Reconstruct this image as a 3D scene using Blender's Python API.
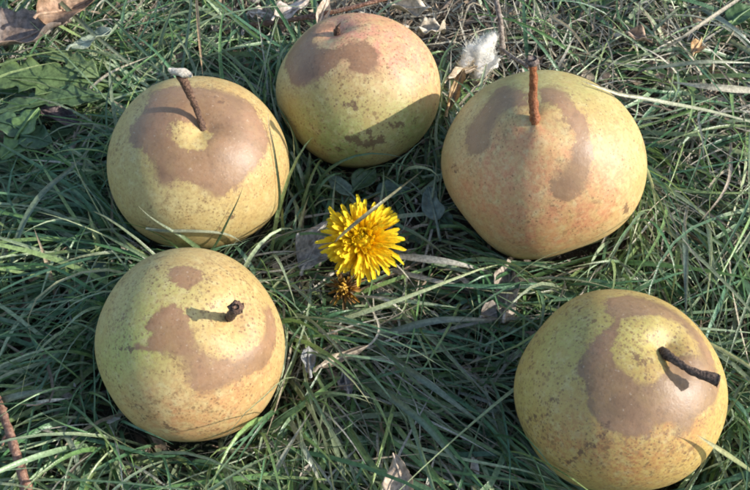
import bpy, math, random
import numpy as np

scene = bpy.context.scene
for o in list(bpy.data.objects):
    bpy.data.objects.remove(o)

# ------------------------------------------------------------------ camera
W, H = 750, 490
HFOV, TILT, DIST = 38.0, math.radians(34), 0.50
CAM = np.array([0.0, -DIST * math.sin(TILT), DIST * math.cos(TILT)])
cd = bpy.data.cameras.new("camera")
cam = bpy.data.objects.new("camera", cd)
scene.collection.objects.link(cam)
cam.location = CAM
cam.rotation_euler = (TILT, 0, 0)
cd.sensor_width = 36.0
cd.lens = 18.0 / math.tan(math.radians(HFOV / 2))
cd.clip_start, cd.clip_end = 0.01, 200.0
scene.camera = cam

# ------------------------------------------------------------------ sky, sun, exposure
SUN_EL, SUN_AZ = math.radians(27.5), math.radians(-8)     # azimuth from +X, counter-clockwise
world = bpy.data.worlds.new("World")
scene.world = world
world.use_nodes = True
wn = world.node_tree.nodes
sky = wn.new("ShaderNodeTexSky")
sky.sky_type = 'NISHITA'
sky.sun_disc = False
sky.sun_elevation = SUN_EL
sky.sun_rotation = math.pi / 2 - SUN_AZ
world.node_tree.links.new(sky.outputs[0], wn["Background"].inputs[0])
wn["Background"].inputs[1].default_value = 0.15
sd = bpy.data.lights.new("sun", 'SUN')
sd.energy = 3.6
sd.angle = math.radians(0.6)
sd.color = (1.0, 0.94, 0.85)
sun = bpy.data.objects.new("sun", sd)
scene.collection.objects.link(sun)
import mathutils
sv = mathutils.Vector((math.cos(SUN_EL) * math.cos(SUN_AZ), math.cos(SUN_EL) * math.sin(SUN_AZ), math.sin(SUN_EL)))
sun.rotation_euler = sv.to_track_quat('Z', 'Y').to_euler()
sun.location = sv * 5
scene.view_settings.view_transform = 'Standard'
scene.view_settings.look = 'None'
scene.view_settings.gamma = 1
scene.view_settings.use_curve_mapping = False
scene.view_settings.exposure = 0.92
scene.cycles.filter_width = 1.9

# ------------------------------------------------------------------ helpers
F_PX = W / 2 / math.tan(math.radians(HFOV / 2))
FW = np.array([0, math.sin(TILT), -math.cos(TILT)])
UP = np.array([0, math.cos(TILT), math.sin(TILT)])
COL = scene.collection


def at(x, y, z=0.0):
    """point at height z metres seen at pixel x, y of the 750x490 photograph"""
    d = FW + np.array([1.0, 0, 0]) * ((x - W / 2) / F_PX) + UP * ((H / 2 - y) / F_PX)
    return CAM + d * ((z - CAM[2]) / d[2])


def tag(o, label=None, cat=None, group=None, kind=None):
    if label: o["label"] = label
    if cat: o["category"] = cat
    if group: o["group"] = group
    if kind: o["kind"] = kind
    return o


def empty(name, loc):
    o = bpy.data.objects.new(name, None)
    o.empty_display_size = 0.01
    COL.objects.link(o)
    o.location = loc
    return o


def link(name, me, mat, parent=None, smooth=True):
    """mesh data in world coordinates -> object; keeps its place when parented"""
    o = bpy.data.objects.new(name, me)
    COL.objects.link(o)
    if mat and not me.materials: me.materials.append(mat)
    if smooth: me.polygons.foreach_set("use_smooth", np.ones(len(me.polygons), bool))
    if parent:
        o.parent = parent
        M = mathutils.Matrix.Identity(4)
        p = parent
        M = mathutils.Matrix.LocRotScale(p.location, p.rotation_euler, p.scale)
        if p.parent:
            M = mathutils.Matrix.LocRotScale(p.parent.location, p.parent.rotation_euler, p.parent.scale) @ p.matrix_parent_inverse @ M
        o.matrix_parent_inverse = M.inverted()
    return o


def mesh_np(name, V, Q, attrs=None):
    """fast mesh from arrays: V (n,3), Q (m,4) quads; attrs {name: (n,) float or (n,3) colour}"""
    me = bpy.data.meshes.new(name)
    V = np.ascontiguousarray(V, np.float32)
    Q = np.ascontiguousarray(Q, np.int32)
    k = Q.shape[1]
    me.vertices.add(len(V))
    me.vertices.foreach_set("co", V.ravel())
    me.loops.add(Q.size)
    me.loops.foreach_set("vertex_index", Q.ravel())
    me.polygons.add(len(Q))
    me.polygons.foreach_set("loop_start", np.arange(len(Q), dtype=np.int32) * k)
    me.polygons.foreach_set("loop_total", np.full(len(Q), k, np.int32))
    me.update(calc_edges=True)
    for nm, a in (attrs or {}).items():
        if a.ndim == 1:
            at_ = me.attributes.new(nm, 'FLOAT', 'POINT')
            at_.data.foreach_set("value", np.ascontiguousarray(a, np.float32))
        else:
            at_ = me.attributes.new(nm, 'FLOAT_COLOR', 'POINT')
            c = np.ones((len(V), 4), np.float32)
            c[:, :3] = a
            at_.data.foreach_set("color", c.ravel())
    return me


def grid_quads(nu, nv, wrap_v=False, off=0, flip=False):
    """quads of a grid of nu x nv vertices (index = iu*nv + iv)"""
    a = np.arange(nu - 1)[:, None]
    b = np.arange(nv if wrap_v else nv - 1)[None, :]
    b2 = (b + 1) % nv
    q = np.stack([a * nv + b, a * nv + b2, (a + 1) * nv + b2, (a + 1) * nv + b], -1).reshape(-1, 4)
    if flip: q = q[:, ::-1]
    return q + off


def spline(P, n):
    """Catmull-Rom through points P -> n points"""
    P = np.asarray(P, float)
    if len(P) == 2: return P[0] + (P[1] - P[0]) * np.linspace(0, 1, n)[:, None]
    Q = np.vstack([2 * P[0] - P[1], P, 2 * P[-1] - P[-2]])
    out = []
    for t in np.linspace(0, len(P) - 1 - 1e-9, n):
        i = int(t); u = t - i
        p0, p1, p2, p3 = Q[i:i + 4]
        out.append(.5 * (2 * p1 + (p2 - p0) * u + (2 * p0 - 5 * p1 + 4 * p2 - p3) * u * u + (3 * p1 - p0 - 3 * p2 + p3) * u ** 3))
    return np.array(out)


def tube(path, radii, sides=10, bump=0.0, seed=0, cap=True):
    """tapered tube along path; returns V, Q"""
    rg = np.random.default_rng(seed)
    P = np.asarray(path, float); n = len(P)
    T = np.gradient(P, axis=0); T /= np.linalg.norm(T, axis=1)[:, None]
    ref = np.array([.31, .77, .12]); ref = ref - T[0] * (ref @ T[0]); ref /= np.linalg.norm(ref)
    V = []
    lump = rg.normal(size=(n, sides)) * bump
    for i in range(n):
        ref = ref - T[i] * (ref @ T[i]); ref /= np.linalg.norm(ref)
        b = np.cross(T[i], ref)
        a = np.linspace(0, 2 * np.pi, sides, endpoint=False)
        r = radii[i] * (1 + lump[i])
        V.append(P[i] + np.outer(np.cos(a) * r, ref) + np.outer(np.sin(a) * r, b))
    V = np.concatenate(V)
    Q = grid_quads(n, sides, True)
    if cap:
        for i, c in ((0, P[0]), (n - 1, P[-1])):
            k = len(V); V = np.vstack([V, c])
            a = np.arange(sides); b = (a + 1) % sides
            q = np.stack([np.full(sides, k), a + i * sides, b + i * sides, np.full(sides, k)], -1)
            # degenerate-free triangle fan written as quads over pairs
            q = np.array([[k, i * sides + j, i * sides + (j + 1) % sides, i * sides + (j + 2) % sides] for j in range(0, sides, 2)])
            if i == 0: q = q[:, ::-1]
            Q = np.vstack([Q, q[:, ::-1]])
    return V, Q


# ------------------------------------------------------------------ materials
def new_mat(name):
    m = bpy.data.materials.new(name)
    m.use_nodes = True
    nt = m.node_tree
    return m, nt, nt.nodes["Principled BSDF"]


class NT:
    """small helper to chain shader nodes"""
    def __init__(s, nt): s.nt = nt
    def n(s, t, **kw):
        x = s.nt.nodes.new(t)
        for k, v in kw.items(): setattr(x, k, v)
        return x
    def put(s, sock, v):
        if hasattr(v, "is_output"): s.nt.links.new(v, sock)
        elif isinstance(v, (tuple, list)): sock.default_value = (*v, 1.0) if len(v) == 3 and len(sock.default_value) == 4 else v
        else: sock.default_value = v
    def noise(s, co, scale, detail=3, rough=.55, dist=0):
        x = s.n("ShaderNodeTexNoise"); s.put(x.inputs["Vector"], co)
        x.inputs["Scale"].default_value = scale; x.inputs["Detail"].default_value = detail
        x.inputs["Roughness"].default_value = rough; x.inputs["Distortion"].default_value = dist
        return x.outputs[0]
    def voro(s, co, scale, rnd=1.0):
        x = s.n("ShaderNodeTexVoronoi"); s.put(x.inputs["Vector"], co)
        x.inputs["Scale"].default_value = scale; x.inputs["Randomness"].default_value = rnd
        return x.outputs["Distance"], x.outputs["Color"]
    def math(s, op, a, b=0.0, c=0.0, clamp=False):
        x = s.n("ShaderNodeMath", operation=op, use_clamp=clamp)
        for i, v in enumerate((a, b, c)): s.put(x.inputs[i], v)
        return x.outputs[0]
    def ramp(s, v, lo, hi, a=0.0, b=1.0, smooth=True):
        x = s.n("ShaderNodeMapRange", interpolation_type='SMOOTHSTEP' if smooth else 'LINEAR')
        for i, k in enumerate((v, lo, hi, a, b)): s.put(x.inputs[i], k)
        return x.outputs[0]
    def mix(s, f, a, b, blend='MIX'):
        x = s.n("ShaderNodeMix", data_type='RGBA', blend_type=blend)
        s.put(x.inputs[0], f); s.put(x.inputs[6], a); s.put(x.inputs[7], b)
        return x.outputs[2]
    def attr(s, name):
        return s.n("ShaderNodeAttribute", attribute_name=name)
    def obj(s):
        return s.n("ShaderNodeTexCoord").outputs["Object"]
    def bump(s, h, strength, dist):
        x = s.n("ShaderNodeBump"); x.inputs["Strength"].default_value = strength
        x.inputs["Distance"].default_value = dist; s.put(x.inputs["Height"], h)
        return x.outputs[0]


def leafy_material(name, translucent=0.3, rough=0.42, spec=0.5, var=0.25, scale=700, spots=0.0, attr="bcol"):
    """thin plant tissue coloured by the 'bcol' attribute"""
    m, nt, bs = new_mat(name)
    g = NT(nt)
    c = g.attr(attr).outputs["Color"]
    geo = g.n("ShaderNodeNewGeometry").outputs["Position"]
    nz = g.noise(geo, scale, 3)
    dark = g.mix(1.0, c, (1 - var, 1 - var, 1 - var), 'MULTIPLY')
    lite = g.mix(1.0, c, (1 + var, 1 + var, 1 + var), 'MULTIPLY')
    col = g.mix(g.ramp(nz, .3, .7), dark, lite)
    if spots:
        col = g.mix(g.math('MULTIPLY', g.ramp(g.noise(geo, 260, 4, .7), .56, .66), spots), col, (.10, .07, .045))
    g.put(bs.inputs["Base Color"], col)
    bs.inputs["Roughness"].default_value = rough
    bs.inputs["Specular IOR Level"].default_value = spec
    g.put(bs.inputs["Normal"], g.bump(g.noise(geo, scale * 2, 2), .35, .0006))
    tr = g.n("ShaderNodeBsdfTranslucent"); g.put(tr.inputs[0], col)
    mx = g.n("ShaderNodeMixShader"); mx.inputs[0].default_value = translucent
    nt.links.new(bs.outputs[0], mx.inputs[1]); nt.links.new(tr.outputs[0], mx.inputs[2])
    nt.links.new(mx.outputs[0], nt.nodes["Material Output"].inputs[0])
    return m


M_GRASS = leafy_material("grass_blade", .38, .32, .65)
M_STRAW = leafy_material("dry_straw", .30, .5, .4, .3, 900, .35)
M_LEAF = leafy_material("dead_leaf", .18, .6, .3, .35, 420, .6)
M_WEED = leafy_material("weed_leaf", .25, .42, .5, .25, 500)
M_PETAL = leafy_material("dandelion_petal", .48, .5, .2, .1, 900)
M_FLUFF = leafy_material("white_down", .55, .8, .1, .08, 900)


def bark_material(name, c1, c2, scale=900, rough=.7, spec=.3):
    m, nt, bs = new_mat(name)
    g = NT(nt)
    co = g.n("ShaderNodeNewGeometry").outputs["Position"]
    n1 = g.noise(co, scale, 4, .65)
    g.put(bs.inputs["Base Color"], g.mix(g.ramp(n1, .35, .68), c1, c2))
    bs.inputs["Roughness"].default_value = rough
    bs.inputs["Specular IOR Level"].default_value = spec
    g.put(bs.inputs["Normal"], g.bump(g.noise(co, scale * 1.5, 4), .8, .0008))
    return m


M_SOIL, _nt, _bs = new_mat("soil")
_g = NT(_nt)
_co = _g.obj()
_c = _g.mix(_g.ramp(_g.noise(_co, 60, 5), .35, .7), (.045, .036, .026), (.12, .09, .064))
_c = _g.mix(_g.math('MULTIPLY', _g.ramp(_g.noise(_co, 420, 3), .58, .68), .6), _c, (.24, .20, .14))
_c = _g.mix(_g.math('MULTIPLY', _g.ramp(_g.noise(_co, 3.0, 4), .45, .6), .7), _c, (.035, .06, .022))
_g.put(_bs.inputs["Base Color"], _c)
_bs.inputs["Roughness"].default_value = .9
_g.put(_bs.inputs["Normal"], _g.bump(_g.noise(_co, 350, 6, .65), .9, .004))

# ------------------------------------------------------------------ ground
def ground_h(x, y):
    h = (.0026 * np.sin(41 * x + 3 * np.sin(17 * y)) * np.cos(37 * y + 1.3)
         + .0016 * np.sin(97 * x + 61 * y) + .001 * np.sin(143 * y - 60 * x + 2))
    return h - .003


_s = np.linspace(-1, 1, 241)
_t = .42 * _s + 59.58 * np.abs(_s) ** 15 * np.sign(_s)
_X, _Y = np.meshgrid(_t, _t, indexing='ij')
ground = link("ground", mesh_np("ground", np.stack([_X, _Y, ground_h(_X, _Y)], -1).reshape(-1, 3), grid_quads(241, 241)), M_SOIL)
tag(ground, "dark soil showing between the matted grass blades", "ground", kind="structure")

# ------------------------------------------------------------------ pears: poses, outlines and stains measured on the fruit
# C centre, M axes (third column = stem axis), R radius; b/dip/neck profile; v,e1,e2,F lumps of the body;
# patch/hole: brown stain outlines and blush/green tints as (angle from the stem * cos, * sin of longitude), radians
PEARS = {
  1: dict(
    C=[-0.07847,0.02065,0.03409],
    M=[[-0.97705,-0.03918,0.20938],[0.0,-0.98294,-0.18394],[0.21302,-0.17972,0.96038]],
    R=0.03988,
    b=0.9,
    dip=0.1,
    neck=0,
    v=[0.0089,0.4556,0.8901],
    e1=[-0.9927,-0.1029,0.0626],
    e2=[0.1201,-0.8842,0.4514],
    F=[[-0.0051,-0.0],[0.0129,-0.0008],[0.0141,0.0063],[0.0033,-0.0094],[-0.0074,-0.0033],[0.0004,0.0001],[0.0028,0.0013]],
    patch=[[[0.7069,-0.5336],[0.3999,-0.6273],[-0.008,-0.5989],[-0.3127,-0.5961],[-0.5888,-0.508],[-0.7733,-0.2719],[-0.8474,-0.0581],[-0.7592,0.2621],[-0.611,0.4154],[-0.5604,0.5756],[-0.3888,0.783],[-0.2714,0.8528],[-0.1589,0.8002],[0.0242,0.7325],[0.222,0.7047],[0.3381,0.8026],[0.4443,0.7362],[0.5001,0.6669],[0.535,0.5268],[0.6525,0.376],[0.9072,0.1765],[0.914,0.0023],[0.7782,-0.1701],[0.7294,-0.3671]]],
    hole=[[[0.3623,0.0638],[0.255,-0.0026],[0.1132,0.009],[-0.0683,0.002],[-0.1149,0.13],[-0.0378,0.2671],[0.1196,0.3376],[0.2412,0.2987],[0.3096,0.1929]]],
    scar=[[[-0.1182,-0.3941],[-0.1769,-0.3959],[-0.1708,-0.3389],[-0.1317,-0.3434]],[[-0.4046,0.9538],[-0.5203,0.9518],[-0.6145,1.0336],[-0.4883,1.0351]]],
    blush=[[-0.8281,0.2865,0.545,0.45],[0.9391,0.8429,0.5,0.25],[-0.209,-0.7837,0.545,0.3]],
    green=[[0.783,0.7024,0.409,0.4]],
    stem=[[-0.0718,0.01479,0.06467],[-0.07385,0.01851,0.07363],[-0.07606,0.02036,0.08255],[-0.07835,0.02207,0.09016]],
  ),
  2: dict(
    C=[-0.00807,0.06599,0.03162],
    M=[[-0.9529,-0.08121,-0.29222],[-0.0,-0.96349,0.26776],[-0.30329,0.25514,0.9181]],
    R=0.03723,
    b=0.92,
    dip=0.1,
    neck=0,
    v=[-0.24,0.8336,0.4975],
    e1=[-0.9488,-0.093,-0.3018],
    e2=[-0.2053,-0.5445,0.8132],
    F=[[0.0255,0.0],[0.0086,0.0022],[0.008,-0.0163],[0.0017,0.0067],[0.0066,-0.0027],[-0.0043,-0.0015],[0.0002,0.0006]],
    patch=[[[0.7866,0.3381],[0.7748,0.0932],[0.6383,-0.1249],[0.4274,-0.2146],[0.2302,-0.2163],[0.078,-0.2164],[0.0528,-0.0981],[0.188,0.0094],[0.2652,0.1539],[0.2111,0.3258],[0.0184,0.4428],[-0.1312,0.3968],[-0.2747,0.3168],[-0.4171,0.329],[-0.5472,0.4223],[-0.6114,0.5643],[-0.5751,0.7404],[-0.4317,0.8257],[-0.2595,0.7969],[-0.1642,0.7436],[-0.206,0.6594],[-0.1393,0.6175],[-0.0528,0.69],[0.0702,0.7519],[0.3078,0.7977],[0.4493,0.7963],[0.6001,0.7432],[0.7249,0.5541]]],
    hole=[],
    scar=[[[0.105,1.5391],[-0.1339,1.5427],[-0.1999,1.6643],[-0.3708,1.6238],[-0.6319,1.5378],[-0.6813,1.6704],[-0.404,1.8001],[-0.2062,1.7849],[-0.0599,1.6778],[0.0978,1.6286]],[[-0.7404,1.3866],[-0.9884,1.3094],[-1.0584,1.3604],[-0.8144,1.4479]],[[-0.0709,1.1323],[-0.2129,1.1191],[-0.2776,1.2105],[-0.1264,1.2455]],[[-0.3022,1.4934],[-0.4014,1.485],[-0.4019,1.5474],[-0.3082,1.545]],[[-1.1854,1.184],[-1.3139,1.1003],[-1.3316,1.175],[-1.2435,1.228]],[[0.3879,1.6472],[0.2374,1.6598],[0.3043,1.7339],[0.4198,1.704]]],
    blush=[[-0.6668,0.0899,0.691,1.2],[-0.1039,-0.2138,0.507,1.0],[-1.0922,0.2494,0.553,0.8]],
    green=[[-1.2961,1.2408,0.737,1.0],[0.6824,1.3712,0.645,0.7],[0.1311,1.845,0.645,0.8]],
    stem=[[-0.01716,0.07431,0.06017],[-0.01701,0.07242,0.06393],[-0.01645,0.07154,0.06728]],
  ),
  3: dict(
    C=[0.07392,0.01659,0.03729],
    M=[[-0.97519,0.0525,-0.21504],[-0.0,-0.97146,-0.23719],[-0.22136,-0.23131,0.94736]],
    R=0.04332,
    b=0.95,
    dip=0.02,
    neck=0.12,
    v=[-0.0235,0.4051,0.914],
    e1=[-0.9918,0.1056,-0.0723],
    e2=[-0.1258,-0.9082,0.3993],
    F=[[-0.0136,-0.0],[-0.0074,0.0215],[0.0304,-0.0062],[0.0149,0.0093],[0.009,-0.0153],[-0.014,-0.0035],[0.0026,0.0042]],
    patch=[[[0.3016,-0.6491],[0.1353,-0.4859],[0.049,-0.3394],[0.0554,-0.1984],[0.1387,-0.1617],[0.3123,-0.1152],[0.4054,0.0063],[0.4506,0.1165],[0.5833,0.1725],[0.7263,0.1192],[0.7748,-0.0445],[0.7469,-0.2181],[0.5779,-0.322],[0.4621,-0.4798],[0.3847,-0.6177]],[[-0.0584,-0.4251],[-0.2103,-0.4853],[-0.3572,-0.3819],[-0.3775,-0.2091],[-0.477,-0.0923],[-0.518,0.0658],[-0.517,0.241],[-0.4937,0.4589],[-0.4727,0.6045],[-0.4167,0.6767],[-0.3227,0.7722],[-0.1989,0.8027],[-0.0858,0.7329],[-0.0461,0.6434],[-0.0717,0.5502],[-0.1529,0.4519],[-0.2525,0.3911],[-0.307,0.2935],[-0.3275,0.1564],[-0.3033,0.0634],[-0.2455,-0.0335],[-0.1911,-0.1412],[-0.065,-0.208]]],
    hole=[],
    scar=[[[-0.9382,0.866],[-1.0453,0.8397],[-1.1422,0.9499],[-1.0313,0.9752]],[[1.0192,0.1225],[0.9547,0.1406],[0.9772,0.2011],[1.0352,0.1875]]],
    blush=[[0.1508,0.3116,0.447,0.9],[0.2815,0.9355,0.646,0.9],[-0.3885,0.9134,0.596,0.8],[-0.7347,0.5009,0.497,0.5],[0.9261,0.4082,0.447,0.6]],
    green=[[-0.5276,-0.4802,0.546,0.6],[0.1345,-0.2914,0.298,0.4],[0.2548,-0.7815,0.397,0.4]],
    stem=[[0.06416,0.00582,0.08029],[0.06266,0.00958,0.08863],[0.06198,0.01204,0.09753],[0.06046,0.01398,0.10667]],
  ),
  4: dict(
    C=[-0.07371,-0.07015,0.03281],
    M=[[-0.82976,-0.06571,0.55425],[0.0,-0.99304,-0.11774],[0.55813,-0.0977,0.82398]],
    R=0.0385,
    b=0.97,
    dip=0.075,
    neck=0.0,
    v=[0.3439,0.3756,0.8606],
    e1=[-0.8956,-0.1443,0.4209],
    e2=[0.2822,-0.9155,0.2867],
    F=[[-0.0142,0.0],[0.0189,0.0056],[-0.0172,-0.0129],[0.0018,-0.0039],[-0.0006,0.0],[-0.0047,0.0021],[0.0044,0.001]],
    patch=[[[0.702,-0.4905],[0.5637,-0.5406],[0.4247,-0.5228],[0.333,-0.4456],[0.3185,-0.3377],[0.3961,-0.2447],[0.4806,-0.187],[0.5723,-0.2236],[0.6439,-0.281],[0.6962,-0.3796]],[[0.7182,0.0381],[0.6127,-0.0026],[0.4997,0.0212],[0.4264,0.1227],[0.3435,0.2717],[0.287,0.3745],[0.1846,0.4423],[0.0819,0.4629],[-0.1062,0.4128],[-0.2863,0.2645],[-0.3996,0.0775],[-0.4234,-0.1157],[-0.3719,-0.2496],[-0.5238,-0.3603],[-0.6593,-0.1201],[-0.6671,0.0961],[-0.5772,0.3359],[-0.4284,0.5068],[-0.2451,0.6563],[-0.0775,0.7764],[0.0499,0.8464],[0.2134,0.8278],[0.3158,0.7281],[0.3401,0.6149],[0.4255,0.5626],[0.5692,0.5422],[0.7611,0.5315],[0.8929,0.5101],[0.9327,0.4468],[0.7998,0.4673],[0.7996,0.355],[0.8432,0.258],[0.7948,0.1314]]],
    hole=[],
    scar=[[[0.8355,1.2157],[0.7283,1.1278],[0.673,1.1933],[0.7781,1.2808]],[[1.1955,0.5391],[0.9808,0.4797],[0.8806,0.494],[0.9583,0.5407],[1.1122,0.571]],[[0.3137,1.343],[0.1188,1.3534],[0.0937,1.4067],[0.2673,1.4014]]],
    blush=[[-0.5178,0.8755,0.652,0.95],[-0.3848,0.1578,0.419,0.6],[0.237,1.309,0.559,0.75],[0.7742,1.2262,0.419,0.35],[0.1928,-0.6888,0.419,0.3]],
    green=[[1.0804,0.6026,0.513,0.9],[0.7419,-0.1345,0.419,0.5],[0.7945,0.3791,0.28,0.4]],
    stem=[[-0.05467,-0.0742,0.06111],[-0.05316,-0.07618,0.06673],[-0.05132,-0.07786,0.07248],[-0.0498,-0.07909,0.07739]],
  ),
  5: dict(
    C=[0.0947,-0.09146,0.03517],
    M=[[-0.96078,-0.0032,0.2773],[0.0,-0.99993,-0.01155],[0.27732,-0.0111,0.96071]],
    R=0.04104,
    b=0.94,
    dip=0.12,
    neck=0.0,
    v=[0.4521,0.4245,0.7844],
    e1=[-0.8866,0.1179,0.4472],
    e2=[0.0974,-0.8977,0.4297],
    F=[[-0.0307,0.0],[-0.0135,-0.0065],[0.0132,0.0111],[0.0024,-0.0153],[0.0007,-0.0008],[-0.0048,0.0044],[0.0063,-0.0001]],
    patch=[[[0.457,-0.6601],[0.2346,-0.7564],[0.0126,-0.6817],[-0.2246,-0.5942],[-0.4501,-0.4061],[-0.5738,-0.212],[-0.6233,0.0425],[-0.6725,0.2431],[-0.5474,0.46],[-0.3421,0.6524],[-0.2921,0.7756],[-0.162,0.8271],[-0.0271,0.7375],[0.1089,0.7714],[0.1446,0.9023],[0.3506,0.8965],[0.5749,0.861],[0.6924,0.773],[0.7879,0.5722],[0.8086,0.3514],[0.8909,0.2688],[0.8653,0.1803],[0.812,0.0209],[0.6974,-0.0799],[0.5596,-0.1894],[0.4844,-0.2665],[0.5405,-0.4105]]],
    hole=[[[0.4794,-0.123],[0.3987,-0.2759],[0.2319,-0.3405],[-0.011,-0.3617],[-0.2329,-0.3039],[-0.3562,-0.1453],[-0.3391,0.0163],[-0.1999,0.0122],[-0.0867,0.0671],[0.1075,0.3041],[0.1762,0.3932],[0.3231,0.3799],[0.4238,0.2972],[0.5293,0.2286],[0.5505,0.0687]]],
    scar=[[[0.5736,0.7646],[0.6003,0.8659],[0.7327,1.0337],[0.9196,1.2427],[0.9908,1.2711],[0.8067,1.0166],[0.6653,0.8308]],[[1.182,0.4407],[1.0895,0.4471],[1.0927,0.5136],[1.1759,0.5069]],[[1.579,0.623],[1.253,0.5936],[1.2432,0.6163],[1.5471,0.6625]],[[0.3535,0.1233],[0.2643,0.1638],[0.2683,0.2091],[0.3343,0.1943]]],
    blush=[[0.2262,1.1571,0.601,1.0],[1.0416,0.9382,0.429,0.75],[-0.335,0.6324,0.3,0.6],[-0.076,0.1566,0.258,0.6]],
    green=[[1.0416,-0.257,0.515,0.8],[0.1871,-0.098,0.386,0.7],[1.497,0.3095,0.343,0.5]],
    stem=[[0.10392,-0.09185,0.06712],[0.10597,-0.09755,0.07174],[0.11092,-0.10305,0.07394],[0.11911,-0.10647,0.07378]],
  ),
}


def pear_r(u, P):
    """radius of the fruit along unit directions u (n,3) in the pear's own axes"""
    ct = np.clip(u[:, 2], -1, 1); th = np.arccos(ct)
    r = 1 / np.sqrt(1 - ct ** 2 + ct ** 2 / P['b'] ** 2)
    r = r - P['dip'] * np.exp(-(th / .20) ** 2) - .05 * np.exp(-((np.pi - th) / .3) ** 2) + P['neck'] * np.exp(-(th / .45) ** 2)
    v, e1, e2 = (np.array(P[k]) for k in ('v', 'e1', 'e2'))
    c = u @ v
    psi = np.arctan2(u @ e2, u @ e1)
    g = sum(a * np.cos(k * psi) + b * np.sin(k * psi) for k, (a, b) in enumerate(P['F']))
    return P['R'] * r * (1 + g * np.maximum(1 - c ** 2, 0) ** 1.5)


def poly_sd(X, Y, poly):
    """signed distance (positive inside) to a closed polygon"""
    p = np.array(poly); q = np.roll(p, -1, 0)
    best = np.full(X.shape, 1e9); ins = np.zeros(X.shape, bool)
    for (ax, ay), (bx, by) in zip(p, q):
        dx, dy = bx - ax, by - ay
        t = np.clip(((X - ax) * dx + (Y - ay) * dy) / (dx * dx + dy * dy + 1e-12), 0, 1)
        best = np.minimum(best, (X - ax - t * dx) ** 2 + (Y - ay - t * dy) ** 2)
        ins ^= ((ay > Y) != (by > Y)) & (X < (bx - ax) * (Y - ay) / (by - ay + 1e-12) + ax)
    return np.where(ins, 1, -1) * np.sqrt(best)


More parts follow.
